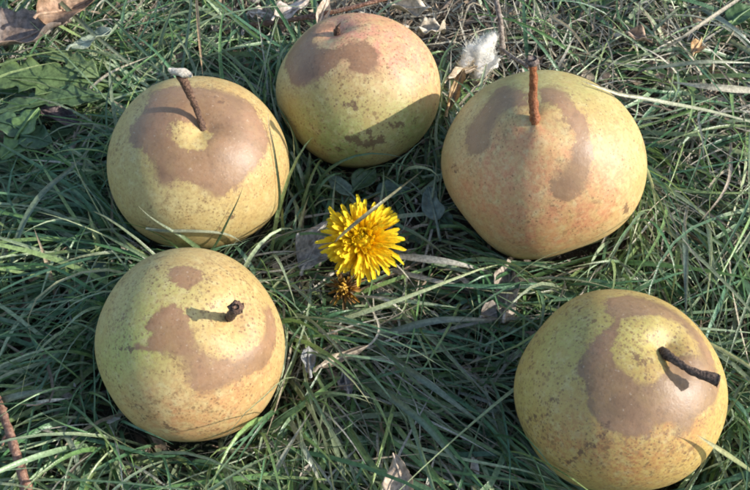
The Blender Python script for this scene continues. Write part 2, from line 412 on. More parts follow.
def pear_material(name, skin, skin2, green, blush, patch, freckle, edge, blush_speckle=.5):
    m, nt, bs = new_mat(name)
    g = NT(nt)
    co = g.obj()
    U = 1 / .04                                            # noise scales below are per pear radius
    n_big = g.noise(co, 1.6 * U, 3)
    n_mid = g.noise(co, 7 * U, 4, .6)
    n_fine = g.noise(co, 30 * U, 3, .6)
    col = g.mix(g.ramp(n_big, .35, .68), skin, skin2)
    gm = g.math('MULTIPLY', g.attr("green").outputs["Fac"], g.ramp(n_mid, .2, .7, .6, 1.1), clamp=True)
    col = g.mix(gm, col, green)
    bm = g.math('MULTIPLY', g.attr("blush").outputs["Fac"], g.ramp(n_mid, .3, .68, .35, 1.15), clamp=True)
    bm = g.math('MULTIPLY', bm, g.ramp(n_fine, .3, .65, 1 - blush_speckle, 1.1), clamp=True)
    col = g.mix(bm, col, blush)
    # mottle of the skin
    col = g.mix(g.ramp(n_fine, .40, .68, 0, .42), col, (.25, .155, .06))
    col = g.mix(g.ramp(g.noise(co, 11 * U, 4, .65), .48, .70, 0, .45), col, g.mix(.55, skin, (.55, .52, .30)))
    col = g.mix(g.ramp(g.noise(co, 3.4 * U, 4, .65), .46, .68, 0, .40), col, g.mix(.6, skin, (.37, .20, .06)))
    # lenticels: small brown dots of uneven size, scattered unevenly
    dens = g.ramp(g.noise(co, 2.6 * U, 3), .34, .62, .45, 1.15)
    jit = g.math('MULTIPLY', g.math('SUBTRACT', g.noise(co, 70 * U, 2), .5), .55)
    spots = None
    for sc, rmax, strength in ((15, .34, .75), (27, .48, .85), (44, .60, .75)):
        dd, cc = g.voro(co, sc * U)
        sz = g.n("ShaderNodeSeparateColor"); g.put(sz.inputs[0], cc)
        rad = g.math('MULTIPLY', g.math('MULTIPLY', sz.outputs[0], rmax * freckle), dens)
        rad = g.math('MULTIPLY', rad, g.ramp(sz.outputs[1], .25, .6))
        dt = g.math('MULTIPLY', g.ramp(g.math('SUBTRACT', rad, g.math('ADD', dd, jit)), -.06, .10), g.math('MULTIPLY', g.ramp(sz.outputs[2], 0, 1, .45, 1), strength))
        spots = dt if spots is None else g.math('MAXIMUM', spots, dt)
    # blotchy russet
    blot = g.math('MULTIPLY', g.ramp(g.noise(co, 8 * U, 6, .75), .56, .66), g.ramp(g.noise(co, 1.9 * U, 2), .42, .62, 0, .62 * freckle))
    spots = g.math('MAXIMUM', spots, blot)
    col = g.mix(spots, col, (.165, .092, .042))
    # large brown stains
    pd = g.attr("patch").outputs["Fac"]
    wob = g.math('ADD', g.math('MULTIPLY', g.math('SUBTRACT', g.noise(co, 4.5 * U, 4, .6), .5), edge * 2.0), g.math('MULTIPLY', g.math('SUBTRACT', g.noise(co, 16 * U, 5, .75), .5), g.ramp(g.noise(co, 3.1 * U, 2), .4, .62, edge * .8, edge * 3.4)))
    pdw = g.math('ADD', pd, wob)
    pm = g.ramp(pdw, g.ramp(g.noise(co, 2.3 * U, 2), .45, .65, -.016, -.05), g.ramp(g.noise(co, 2.3 * U, 2), .45, .65, .022, .10))
    pcol = g.mix(g.ramp(n_big, .35, .65), patch, g.mix(.4, patch, (.36, .19, .12)))
    pcol = g.mix(g.ramp(n_fine, .38, .70, 0, .45), pcol, g.mix(.5, patch, (.36, .27, .18)))
    pcol = g.mix(g.ramp(g.noise(co, 5 * U, 5, .7), .48, .70, 0, .5), pcol, g.mix(.5, patch, (.10, .06, .035)))
    pcol = g.mix(g.ramp(g.noise(co, 2.2 * U, 4, .6), .44, .62, 0, .55), pcol, g.mix(.6, patch, (.12, .075, .05)))
    pcol = g.mix(g.ramp(g.noise(co, 26 * U, 2, .5), .66, .74, 0, .5), pcol, (.42, .33, .24))
    pcol = g.mix(g.ramp(pdw, .0, .07, .35, 0), pcol, g.mix(.5, patch, (.11, .065, .035)))
    pcol = g.mix(g.math('MULTIPLY', spots, .35), pcol, (.10, .06, .035))
    pm = g.math('MULTIPLY', pm, g.ramp(n_mid, .2, .6, .84, .98))
    edge_specks = g.math('MULTIPLY', g.ramp(g.noise(co, 24 * U, 4, .7), .54, .62), g.ramp(pd, -.16, .0, 0, .75))
    pm = g.math('MAXIMUM', pm, edge_specks)
    edge_gaps = g.math('MULTIPLY', g.ramp(g.noise(co, 20 * U, 4, .7), .58, .66), g.ramp(pd, .0, .12, .7, 0))
    pm = g.math('MULTIPLY', pm, g.math('SUBTRACT', 1.0, edge_gaps))
    col = g.mix(pm, col, pcol)
    # dark corky scars
    sm = g.ramp(g.math('ADD', g.attr("scar").outputs["Fac"], g.math('MULTIPLY', g.math('SUBTRACT', g.noise(co, 15 * U, 5, .75), .5), .42)), -.012, .03)
    col = g.mix(g.math('MULTIPLY', sm, .8), col, (.115, .062, .036))
    # a few dark bruises and pinpricks
    d3, c3 = g.voro(co, 3.1 * U)
    col = g.mix(g.math('MULTIPLY', g.ramp(g.math('ADD', d3, g.math('MULTIPLY', g.math('SUBTRACT', n_fine, .5), .12)), .02, .06, 1, 0), .30), col, (.09, .055, .035))
    g.put(bs.inputs["Base Color"], col)
    g.put(bs.inputs["Roughness"], g.ramp(g.math('ADD', pm, g.math('MULTIPLY', n_mid, .4)), 0, 1.3, .54, .45))
    bs.inputs["Specular IOR Level"].default_value = .40
    bs.inputs["Subsurface Weight"].default_value = .10
    bs.inputs["Subsurface Radius"].default_value = (1.0, .6, .25)
    bs.inputs["Subsurface Scale"].default_value = .0025
    h = g.math('ADD', g.math('MULTIPLY', g.noise(co, 5 * U, 4), 1.0), g.math('MULTIPLY', g.noise(co, 45 * U, 3), .18))
    h = g.math('SUBTRACT', h, g.math('MULTIPLY', pm, .10))
    g.put(bs.inputs["Normal"], g.bump(h, .10, .004))
    return m


def make_pear(k, label, mat, stem_mat, radii, tip_mat=None, tip=None, seed=0):
    P = PEARS[k]
    C = np.array(P['C']); M = np.array(P['M'])
    root = empty("pear", (C[0], C[1], 0.0))
    tag(root, label, "pear", "ripe pears laid on the grass")
    nth, nph = 150, 240
    th = np.linspace(.002, np.pi - .002, nth); ph = np.linspace(0, 2 * np.pi, nph, endpoint=False)
    TH, PH = np.meshgrid(th, ph, indexing='ij')
    u = np.stack([np.sin(TH) * np.cos(PH), np.sin(TH) * np.sin(PH), np.cos(TH)], -1).reshape(-1, 3)
    r = pear_r(u, P)
    rg = np.random.default_rng(seed)
    for i in range(14):                                    # shallow dents and swellings
        w = rg.normal(size=3); w /= np.linalg.norm(w)
        r = r * (1 + rg.uniform(-.018, .016) * np.exp(-(np.arccos(np.clip(u @ w, -1, 1)) / rg.uniform(.2, .5)) ** 2))
    # creases running into the stem hollow
    r = r * (1 + .012 * np.sin(3 * PH.ravel() + seed) * np.exp(-((TH.ravel() - .22) / .2) ** 2))
    ax, ay = TH.ravel() * u[:, 0] / np.maximum(np.sin(TH.ravel()), 1e-6), TH.ravel() * u[:, 1] / np.maximum(np.sin(TH.ravel()), 1e-6)
    sd_ = np.full(len(u), -9.0)
    for pl in P['patch']: sd_ = np.maximum(sd_, poly_sd(ax, ay, pl))
    for pl in P['hole']: sd_ = np.minimum(sd_, -poly_sd(ax, ay, pl))
    sc_ = np.full(len(u), -9.0)
    for pl in P['scar']: sc_ = np.maximum(sc_, poly_sd(ax, ay, pl))
    blob = lambda L: np.clip(sum((w * np.exp(-((ax - x) ** 2 + (ay - y) ** 2) / (s * s)) for x, y, s, w in L), np.zeros(len(u))), 0, 1)
    me = mesh_np("fruit", u * r[:, None], grid_quads(nth, nph, True),
                 dict(patch=np.clip(sd_, -.6, .6), scar=np.clip(sc_, -.6, .6), blush=blob(P['blush']), green=blob(P['green'])))
    fruit = bpy.data.objects.new("fruit", me)
    me.materials.append(mat)
    me.polygons.foreach_set("use_smooth", np.ones(len(me.polygons), bool))
    COL.objects.link(fruit)
    mw = mathutils.Matrix([[*M[i], C[i]] for i in range(3)] + [[0, 0, 0, 1]])
    fruit.parent = root
    fruit.matrix_local = mathutils.Matrix.Translation(root.location).inverted() @ mw
    # stem
    S = np.array(P['stem'])
    S = np.vstack([S[0] - M[:, 2] * .004, S])
    path = spline(S, 26)
    rr = np.interp(np.linspace(0, 1, 26), np.linspace(0, 1, len(radii)), radii)
    V, Q = tube(path, rr * (1 + .10 * np.sin(np.linspace(0, 9, 26) + seed)), 14, .11, seed)
    st = link("stem", mesh_np("stem", V, Q), stem_mat, root)
    if tip is not None:
        V, Q = tube(spline([path[-1] + np.array(t) for t in tip[0]], 7), tip[1], 10, .18, seed + 5)
        link("stem_end", mesh_np("stem_end", V, Q), tip_mat, st)
    return root


YEL, YEL2, GRN = (.43, .320, .120), (.48, .38, .165), (.30, .31, .090)
BLU = (.44, .18, .07)
M_ST_DARK = bark_material("stem_dark", (.042, .026, .018), (.16, .105, .075))
M_ST_BROWN = bark_material("stem_brown", (.05, .026, .018), (.17, .10, .065))
M_ST_RED = bark_material("stem_red", (.16, .05, .02), (.30, .12, .05), 700, .5)
M_ST_PALE = bark_material("stem_end_pale", (.36, .31, .24), (.62, .57, .47))
M_ST_GREY = bark_material("stem_end_grey", (.07, .05, .045), (.20, .155, .13))

make_pear(1, "round yellow pear with a dark slanting stem and a brown cap around a yellow spot",
          pear_material("pear_skin_capped", YEL, YEL2, GRN, BLU, (.245, .138, .070), .9, .10), M_ST_BROWN,
          [.0022, .0017, .0014, .0014, .0016, .0021], M_ST_PALE,
          ([(-.0045, .0010, .0016), (-.0016, .0003, .0012), (.0018, -.0004, .0008), (.0050, -.0012, .0002)], [.0006, .0013, .0016, .0017, .0016, .0014, .0008]), 1)
make_pear(2, "smallest pear, pinkish with a broken stem stub, half crossed by a shadow, behind the dandelion",
          pear_material("pear_skin_shaded", YEL2, YEL, (.25, .31, .09), (.64, .25, .18), (.26, .138, .072), 1.0, .11), M_ST_BROWN,
          [.0014, .0016, .0013, .0009], M_ST_BROWN,
          ([(0, 0, 0), (.0006, .0002, .0012), (.0012, .0004, .0022)], [.0008, .0007, .0006, .0005, .0004, .0003, .0002]), 2)
make_pear(3, "rosy pear with an upright reddish stem and brown stains curving round a raised neck",
          pear_material("pear_skin_rosy", YEL2, YEL, GRN, (.52, .215, .11), (.25, .145, .068), .75, .07, .45), M_ST_RED,
          [.0034, .0022, .0018, .0015, .0016, .0019], M_ST_GREY,
          ([(0, 0, -.0022), (0, 0, -.0006), (.0001, 0, .0010)], [.0018, .0021, .0023, .0025, .0025, .0023, .0017]), 3)
make_pear(4, "yellow pear with a stubby stem seen end-on and a curved brown stain below",
          pear_material("pear_skin_curved_stain", YEL, YEL2, (.36, .37, .10), (.48, .235, .105), (.25, .14, .068), 1.05, .08), M_ST_DARK,
          [.0022, .0016, .0015, .0016, .0018, .0021], M_ST_BROWN,
          ([(0, 0, -.0004), (0, -.0003, .0004), (.0001, -.0006, .0009)], [.0022, .0024, .0025, .0024, .0022, .0018, .0011]), 4)
make_pear(5, "largest pear, brown stain ringing a yellow hollow with a dark stem lying sideways",
          pear_material("pear_skin_ringed", (.40, .29, .088), (.45, .335, .108), (.33, .32, .09), (.42, .16, .06), (.24, .142, .070), 1.15, .07, .8), M_ST_DARK,
          [.0024, .0019, .0015, .0014, .0015, .0020], M_ST_DARK,
          ([(-.0006, 0, 0), (.0002, -.0001, 0), (.0008, -.0003, 0)], [.0019, .0022, .0023, .0023, .0022, .0020, .0014]), 5)


def push_out(pts, margin=.0012):
    """move points that fall inside a pear to just outside its skin"""
    for P in PEARS.values():
        C = np.array(P['C']); M = np.array(P['M'])
        L = (pts - C) @ M
        d = np.linalg.norm(L, axis=1)
        i = np.where(d < P['R'] * 1.2)[0]
        if not len(i): continue
        u = L[i] / np.maximum(d[i], 1e-6)[:, None]
        r = pear_r(u, P) * 1.012 + margin
        j = d[i] < r
        pts[i[j]] = C + (u[j] * r[j][:, None]) @ M.T
    return pts


# ------------------------------------------------------------------ grass
# local lie of the grass: photo pixel, heading in degrees (0 right, 90 away), spread, length, lift, straw share
LIE = [
    (40, 40, 60, 70, .035, .35, .30), (120, 20, 100, 70, .035, .4, .35), (30, 130, 10, 60, .04, .3, .15), (60, 220, 165, 60, .055, .3, .15),
    (40, 300, 185, 50, .06, .35, .15), (50, 370, 200, 40, .06, .4, .12), (40, 450, 250, 60, .05, .5, .15), (150, 465, 285, 55, .05, .45, .22),
    (245, 50, 130, 60, .045, .3, .10), (290, 10, 120, 80, .03, .3, .9), (325, 0, 40, 80, .03, .3, .9), (410, 5, 60, 90, .028, .3, .9), (440, 60, 60, 90, .026, .25, .85), (240, 465, 290, 45, .055, .45, .2), (300, 400, 300, 45, .055, .4, .38),
    (320, 330, 330, 60, .045, .35, .5), (300, 210, 110, 50, .045, .5, .2), (400, 330, 335, 35, .06, .25, .30), (430, 400, 325, 28, .075, .25, .15),
    (480, 440, 330, 28, .07, .25, .12), (400, 460, 315, 35, .06, .3, .34), (460, 260, 350, 30, .05, .2, .5), (480, 320, 345, 35, .06, .2, .25),
    (430, 170, 100, 70, .035, .3, .2), (480, 20, 80, 90, .03, .3, .8), (560, 25, 95, 60, .035, .5, .55), (640, 40, 100, 60, .04, .5, .5),
    (720, 40, 160, 60, .04, .3, .55), (690, 120, 280, 60, .05, .35, .4), (690, 200, 275, 35, .06, .35, .38), (720, 290, 285, 35, .065, .3, .35),
    (640, 270, 265, 45, .05, .4, .25), (560, 290, 300, 60, .045, .35, .25), (740, 430, 300, 60, .05, .4, .2), (500, 480, 325, 40, .06, .3, .2),
]
LIE_XY = np.array([at(a[0], a[1], .008)[:2] for a in LIE])
LIE_V = np.array([a[2:] for a in LIE], float)
LIE_V[:, 4] = np.minimum(1, LIE_V[:, 4] ** 1.5 * 1.7)


def blades(n, seed, region, width, col_fn, lift_k=1.0, len_k=1.0, seg=8, zbase=0.0, straw_w=None, flat=0.0, spread_k=1.0, clump=0.35, drop=.30, roots=None, zmax=.028):
    """n grass blades as arrays of centre lines, then ribbons with a fold: returns V, Q, colours"""
    rg = np.random.default_rng(seed)
    x0, x1, y0, y1 = region
    m = int(n * 1.7)
    xy = np.stack([rg.uniform(x0, x1, m), rg.uniform(y0, y1, m)], -1)
    nc = max(8, m // 24)                                    # tufts
    cl = np.stack([rg.uniform(x0, x1, nc), rg.uniform(y0, y1, nc)], -1)
    tuft = rg.random(m) < clump
    tid = rg.integers(0, nc, m)
    xy[tuft] = cl[tid[tuft]] + rg.normal(size=(tuft.sum(), 2)) * .0045
    if roots is not None: xy = roots; m = len(xy); tuft = np.zeros(m, bool); tid = np.zeros(m, int)
    keep = np.ones(m, bool)
    for P in PEARS.values():
        keep &= np.hypot(xy[:, 0] - P['C'][0], xy[:, 1] - P['C'][1]) > P['R'] * .80
    d2 = ((xy[:, None, :] - LIE_XY[None]) ** 2).sum(-1)
    w = np.exp(-d2 / .032 ** 2) + 1e-9 / (d2 + 1e-3)
    w /= w.sum(1, keepdims=True)
    pick = (w.cumsum(1) > rg.random((m, 1))).argmax(1)
    A = LIE_V[pick]
    if straw_w: keep &= rg.random(m) < np.clip((A[:, 4] if straw_w > 0 else 1 - A[:, 4]) * abs(straw_w), 0, 1)
    idx = np.where(keep)[0][:n]
    xy, A, tuft, tid = xy[idx], A[idx], tuft[idx], tid[idx]
    n = len(idx)
    thead = rg.normal(size=nc) * 25
    head = np.radians(A[:, 0] + spread_k * A[:, 1] * rg.normal(size=n) * .8 + np.where(tuft, thead[tid], 0))
    L = A[:, 2] * rg.lognormal(0, .35, n) * len_k
    el = np.clip(A[:, 3] * lift_k * rg.uniform(.4, 2.1, n), .02, 1.35)
    bend = el * rg.uniform(1.2, 2.6, n)
    curl = rg.normal(size=n) * .30
    s = np.linspace(0, 1, seg + 1)
    pts = np.zeros((n, seg + 1, 3))
    pts[:, 0, :2] = xy
    pts[:, 0, 2] = ground_h(xy[:, 0], xy[:, 1]) + zbase + rg.uniform(0, 1, n) * .010 * (1 - flat)
    kink = rg.integers(2, seg, n); kv = np.where(rg.random(n) < .14, rg.normal(size=n) * .9, 0)
    for i in range(seg):
        e = el - bend * s[i] ** 1.2
        hd = head + curl * s[i] * 1.6 + np.where(i >= kink, kv, 0)
        step = L / seg
        pts[:, i + 1, 0] = pts[:, i, 0] + step * np.cos(e) * np.cos(hd)
        pts[:, i + 1, 1] = pts[:, i, 1] + step * np.cos(e) * np.sin(hd)
        z = pts[:, i, 2] + step * np.sin(e)
        lo = ground_h(pts[:, i + 1, 0], pts[:, i + 1, 1]) + zbase * .5 + .001
        pts[:, i + 1, 2] = np.maximum(z, lo)
    before = pts.copy()
    flat_ = push_out(pts.reshape(-1, 3)); pts = flat_.reshape(n, seg + 1, 3)
    hitn = (np.abs(pts - before).sum(-1) > 1e-6).mean(1)
    ok = hitn < drop
    for P in PEARS.values():                                # tall growth is bent away from the fruit
        near = np.hypot(pts[..., 0] - P['C'][0], pts[..., 1] - P['C'][1]) < P['R'] * 1.25
        ok &= ~(near & (pts[..., 2] > zmax)).any(1)
    n = int(ok.sum()); pts, kept = pts[ok], ok
    # smooth out the push
    for _ in range(2):
        pts[:, 1:-1] = .5 * pts[:, 1:-1] + .25 * (pts[:, :-2] + pts[:, 2:])
    pts = push_out(pts.reshape(-1, 3), .0008).reshape(n, seg + 1, 3)
    T = np.gradient(pts, axis=1); T /= np.linalg.norm(T, axis=2, keepdims=True) + 1e-9
    zup = np.array([0, 0, 1.0])
    side = np.cross(T, zup); side /= np.linalg.norm(side, axis=2, keepdims=True) + 1e-9
    nor = np.cross(side, T)
    tw = (rg.normal(size=n) * .55)[:, None] + (rg.normal(size=n) * .9)[:, None] * s[None]
    sd_ = side * np.cos(tw)[..., None] + nor * np.sin(tw)[..., None]
    nn = np.cross(sd_, T)
    w0 = rg.uniform(*width, n) * np.where(rg.random(n) < .3, .6, 1)
    prof = np.clip(1 - s ** 2.2, 0, 1) * (.65 + .35 * np.minimum(1, s * 5)); prof[-1] = .03
    hw = (w0[:, None] * prof[None] * .5)[..., None]
    fold = rg.uniform(.1, .6, n)[:, None, None]
    V = np.stack([pts - sd_ * hw, pts - nn * hw * fold, pts + sd_ * hw], 2).reshape(-1, 3)
    ring = np.arange(seg)[:, None] * 3 + np.arange(2)[None]
    q = np.stack([ring, ring + 1, ring + 4, ring + 3], -1).reshape(-1, 4)
    Q = (q[None] + (np.arange(n) * (seg + 1) * 3)[:, None, None]).reshape(-1, 4)
    col = col_fn(rg, n, s)                                  # (n, seg+1, 3)
    return V, Q, np.repeat(col, 3, axis=1).reshape(-1, 3)


def green_cols(rg, n, s):
    pal = np.array([(.115, .185, .072), (.070, .140, .064), (.170, .235, .090), (.115, .190, .108), (.235, .275, .120), (.195, .245, .150), (.310, .330, .225), (.090, .160, .086), (.080, .150, .090), (.270, .290, .190), (.340, .340, .220)])
    c = pal[rg.integers(0, len(pal), n)] * rg.uniform(.75, 1.65, (n, 1)) * np.array([.92, 1.05, .92])
    tip = np.array([.30, .25, .13]) * rg.uniform(.6, 1.2, (n, 1))
    k = np.where(rg.random(n) < .30, rg.uniform(.4, 1.0, n), 0)
    t = np.clip((s[None] - .55) / .45, 0, 1) * k[:, None]
    base = np.clip(.25 - s, 0, 1)[None] * 2.0 * (rg.random(n) < .5)[:, None]
    o = c[:, None] * (1 - t[..., None]) + tip[:, None] * t[..., None]
    return o * (1 - base[..., None]) + np.array([.20, .19, .12]) * base[..., None]


def straw_cols(rg, n, s):
    pal = np.array([(.46, .40, .29), (.38, .32, .22), (.34, .32, .26), (.56, .52, .41), (.24, .18, .12), (.40, .40, .31), (.48, .45, .36)])
    c = pal[rg.integers(0, len(pal), n)] * rg.uniform(.6, 1.2, (n, 1))
    return np.repeat(c[:, None], len(s), axis=1)


def thatch_cols(rg, n, s):
    pal = np.array([(.23, .19, .14), (.16, .13, .095), (.30, .26, .19), (.15, .16, .10), (.20, .20, .16)])
    c = pal[rg.integers(0, len(pal), n)] * rg.uniform(.6, 1.2, (n, 1))
    return np.repeat(c[:, None], len(s), axis=1)


REG = (-.34, .34, -.27, .33)
V, Q, Cc = blades(9000, 11, REG, (.0005, .0013), thatch_cols, .25, .7, 5, 0, flat=1, spread_k=3)
tag(link("dry_thatch", mesh_np("dry_thatch", V, Q, dict(bcol=Cc)), M_STRAW), "dull brown thatch of dead stalks under the green grass", "thatch", kind="stuff")
V, Q, Cc = blades(15000, 12, REG, (.0010, .0027), green_cols, .95, 1.1, 8, .004, straw_w=-1.25)
V2, Q2, C2 = blades(1800, 15, REG, (.0022, .0034), green_cols, .8, 1.0, 9, .004, straw_w=-1.25, drop=.2)
Q = np.vstack([Q, Q2 + len(V)]); V = np.vstack([V, V2]); Cc = np.vstack([Cc, C2])
tag(link("grass", mesh_np("grass", V, Q, dict(bcol=Cc)), M_GRASS), "matted green grass blades around and between the pears", "grass", kind="stuff")
V, Q, Cc = blades(11500, 13, REG, (.0005, .0016), straw_cols, .9, .75, 7, .006, straw_w=2.2, spread_k=1.4, drop=.13)
tag(link("dry_grass", mesh_np("dry_grass", V, Q, dict(bcol=Cc)), M_STRAW), "pale dry grass stalks scattered over the green blades", "dry grass", kind="stuff")

# upright shoots pressed round the foot of each fruit
_rg = np.random.default_rng(21)
_ring = []
for P in PEARS.values():
    k = 300
    a_ = _rg.uniform(0, 2 * np.pi, k); r_ = P['R'] * _rg.uniform(.98, 1.30, k)
    _ring.append(np.stack([P['C'][0] + r_ * np.cos(a_), P['C'][1] + r_ * np.sin(a_)], -1))
V, Q, Cc = blades(1500, 14, REG, (.0008, .0022), green_cols, 2.6, .72, 8, .006, roots=np.concatenate(_ring), drop=.45, zmax=.046)
tag(link("grass_shoots", mesh_np("grass_shoots", V, Q, dict(bcol=Cc)), M_GRASS), "upright green shoots growing round the feet of the pears", "grass", kind="stuff")


# ------------------------------------------------------------------ single blades and stalks that stand out
def ribbon(points, width, col, tipcol=None, fold=.35, n=22, roll=0.0, base_w=.7):
    """blade through (pixel x, pixel y, height) points, kept outside the fruit"""
    P = spline([at(*p) for p in points], n)
    P = push_out(P, .0012)
    for _ in range(2): P[1:-1] = .5 * P[1:-1] + .25 * (P[:-2] + P[2:])
    P = push_out(P, .0008)
    T = np.gradient(P, axis=0); T /= np.linalg.norm(T, axis=1)[:, None]
    vw = CAM + np.array([.03, 0, .1]) - P; vw /= np.linalg.norm(vw, axis=1)[:, None]
    side = np.cross(T, .6 * vw + np.array([0, 0, .6])); side /= np.linalg.norm(side, axis=1)[:, None]
    nor = np.cross(side, T)
    s = np.linspace(0, 1, n)
    tw = roll + .5 * np.sin(s * 3.1 + len(points) + points[0][0])
    sd_ = side * np.cos(tw)[:, None] + nor * np.sin(tw)[:, None]
    nn = np.cross(sd_, T)
    hw = (width * .5 * np.clip(1 - s ** 2.6, .03, 1) * (base_w + (1 - base_w) * np.minimum(1, s * 4)))[:, None]
    V = np.stack([P - sd_ * hw, P - sd_ * hw * .45 - nn * hw * fold * .7, P - nn * hw * fold, P + sd_ * hw * .45 - nn * hw * fold * .7, P + sd_ * hw], 1).reshape(-1, 3)
    c = np.repeat(np.array(col)[None], n, 0)
    if tipcol is not None:
        t = np.clip((s - .5) / .5, 0, 1)[:, None]; c = c * (1 - t) + np.array(tipcol) * t
    c = np.repeat(c[:, None], 5, 1)
    c[:, 2] *= 1.18; c[:, [0, 4]] *= .9
    return mesh_np("blade", V, grid_quads(n, 5), dict(bcol=c.reshape(-1, 3)))


G1, G2, G3 = (.13, .19, .085), (.10, .16, .075), (.17, .20, .125)
PALE, TAN, BEI = (.34, .36, .25), (.40, .29, .17), (.50, .44, .32)
BLADES = [
    ("grass_stalk", "thin grey-green stalk crossing in front of the yellow dandelion", "grass stalk", [(318, 258, .014), (346, 231, .046), (385, 200, .052), (427, 167, .030)], .0019, (.20, .20, .12), None),
    ("grass_strand", "pale blade lying over the shoulder of the rosy pear", "grass", [(772, 128, .010), (715, 112, .034), (668, 103, .055), (630, 96, .064), (592, 97, .069), (573, 99, .068)], .0021, PALE, BEI),
    ("dry_straw", "broad cream straw lying flat right of the rosy pear's top", "straw", [(758, 91, .022), (712, 87, .025), (671, 82, .018)], .0036, (.52, .48, .36), None),
    ("grass_strand", "thin blade rising along the right flank of the brown-capped pear", "grass", [(274, 222, .020), (270, 170, .045), (268, 110, .060)], .0014, G2, TAN),
    ("grass_strand", "pale curved blade across the lower front of the brown-capped pear", "grass", [(166, 203, .036), (195, 212, .038), (225, 222, .032), (248, 248, .012)], .0020, (.32, .34, .23), None),
    ("grass_strand", "green blade leaning on the lower left front of the brown-capped pear", "grass", [(212, 252, .012), (190, 218, .034), (164, 188, .042)], .0022, G1, PALE),
    ("grass_strand", "dark thin blade leaning against the lower right front of the brown-capped pear", "grass", [(203, 243, .014), (215, 208, .036), (232, 180, .048)], .0013, G2, None),
    ("grass_strand", "bright green pointed blade standing left of the brown-capped pear", "grass", [(108, 284, .006), (98, 245, .022), (88, 211, .034)], .0034, (.17, .23, .085), (.30, .32, .15)),
    ("dry_straw", "tan straw standing between the left edge and the bright pointed blade", "straw", [(58, 304, .006), (47, 264, .020), (34, 228, .030)], .0021, (.44, .34, .22), None),
    ("grass_strand", "long arching grey-green blade left of the brown-capped pear", "grass", [(9, 280, .010), (18, 235, .024), (40, 195, .032), (75, 165, .030), (108, 126, .015)], .0030, (.15, .20, .13), (.24, .26, .17)),
    ("grass_strand", "wide arched blade above the pale end of the slanting stem", "grass", [(160, 66, .010), (162, 35, .024), (180, -8, .030)], .0032, (.16, .21, .10), None),
    ("grass_strand", "straight blade running from the top edge down past the pale green leaf", "grass", [(50, -8, .032), (95, 35, .030), (152, 82, .012)], .0026, G3, PALE),
    ("dry_straw", "thin beige straw bending above the left shoulder of the brown-capped pear", "straw", [(68, 112, .010), (105, 76, .022), (150, 56, .024)], .0016, BEI, None),
    ("dry_straw", "upright tan straw hanging from the top edge towards the brown-capped pear", "straw", [(196, -8, .030), (199, 35, .030), (203, 78, .032)], .0018, (.46, .31, .17), None),
    ("dry_straw", "broad weathered straw between the dandelion and the rosy pear's base", "straw", [(398, 256, .018), (450, 262, .023), (499, 274, .014)], .0034, (.44, .42, .34), None),
    ("dry_straw", "grey straw lying below the broad straw right of the dandelion", "straw", [(392, 270, .014), (445, 283, .021), (494, 291, .012)], .0024, (.36, .34, .27), None),
    ("grass_strand", "pale pointed blade resting on the right side of the largest pear", "grass", [(762, 478, .020), (728, 455, .046), (697, 435, .062)], .0026, (.30, .33, .17), (.50, .48, .30)),
    ("dry_straw", "short pale straw curving right of the withered flower head", "straw", [(356, 296, .014), (385, 299, .022), (405, 313, .014)], .0018, (.50, .48, .38), None),
    ("grass_strand", "wide grey-green blade lying below the dead leaf under the rosy pear", "grass", [(378, 336, .014), (440, 320, .024), (512, 321, .014)], .0032, (.20, .24, .18), (.30, .30, .22)),
    ("grass_strand", "broad pale blade entering from the left edge above the twig", "grass", [(-10, 404, .020), (30, 393, .030), (72, 389, .018)], .0032, (.24, .27, .19), (.34, .34, .24)),
    ("dry_straw", "short cream straw just right of the top of the reddish twig", "straw", [(26, 405, .024), (48, 401, .027), (70, 398, .024)], .0018, (.54, .52, .42), None),
    ("grass_strand", "arching grey blade right of the reddish twig", "grass", [(54, 421, .016), (74, 450, .026), (82, 498, .010)], .0026, (.22, .26, .18), None),
    ("grass_strand", "pale blade slanting up right of the curved-stain pear's base", "grass", [(266, 492, .008), (284, 455, .024), (312, 410, .024)], .0022, (.40, .40, .30), None),
    ("grass_strand", "pale blade slanting down to the bottom edge, right of the curved-stain pear", "grass", [(284, 408, .012), (306, 452, .026), (328, 498, .010)], .0024, (.28, .31, .21), (.40, .39, .30)),
    ("grass_strand", "upright blue-green blade between the rosy pear and the largest pear's right side", "grass", [(684, 216, .010), (686, 265, .030), (686, 322, .030)], .0026, (.16, .21, .16), None),
    ("dry_straw", "kinked tan straw hanging down near the right edge", "straw", [(731, 142, .016), (727, 186, .026), (693, 230, .014)], .0016, (.42, .34, .25), None),
    ("dry_straw", "long grey stalk slanting in from the top right corner", "straw", [(745, -5, .030), (693, 30, .034), (655, 57, .018)], .0020, (.36, .32, .24), None),
    ("grass_strand", "wide grey-green blade curving through the top right corner", "grass", [(700, 7, .012), (732, 27, .024), (758, 50, .016)], .0036, (.20, .24, .19), None),
    ("dry_straw", "tan straw bowing behind the upper right of the rosy pear", "straw", [(540, 11, .016), (570, 29, .028), (592, 58, .020)], .0018, (.50, .40, .25), None),
    ("grass_strand", "long horizontal pale blade near the right edge above the cream straw", "grass", [(640, 70, .014), (700, 62, .030), (760, 63, .022)], .0024, (.30, .32, .22), None),
    ("grass_strand", "long combed blade sweeping below the tan curled leaf towards the largest pear", "grass", [(372, 345, .010), (430, 385, .028), (505, 442, .014)], .0030, (.17, .22, .15), (.24, .27, .18)),
    ("grass_strand", "broad combed blade running to the bottom edge below the middle", "grass", [(352, 372, .010), (420, 420, .030), (478, 490, .014)], .0032, (.13, .19, .12), None),
    ("dry_straw", "thin looping straw beside the tan curled leaf", "straw", [(362, 292, .014), (380, 330, .024), (356, 352, .022), (342, 332, .014)], .0011, (.46, .42, .32), None),
]
for nm, lab, cat, pts, wd, c1, c2 in BLADES:
    o = link(nm, ribbon(pts, wd, c1, c2), M_STRAW if nm == "dry_straw" else M_GRASS)
    tag(o, lab, cat, "blades and straws that stand out of the grass")

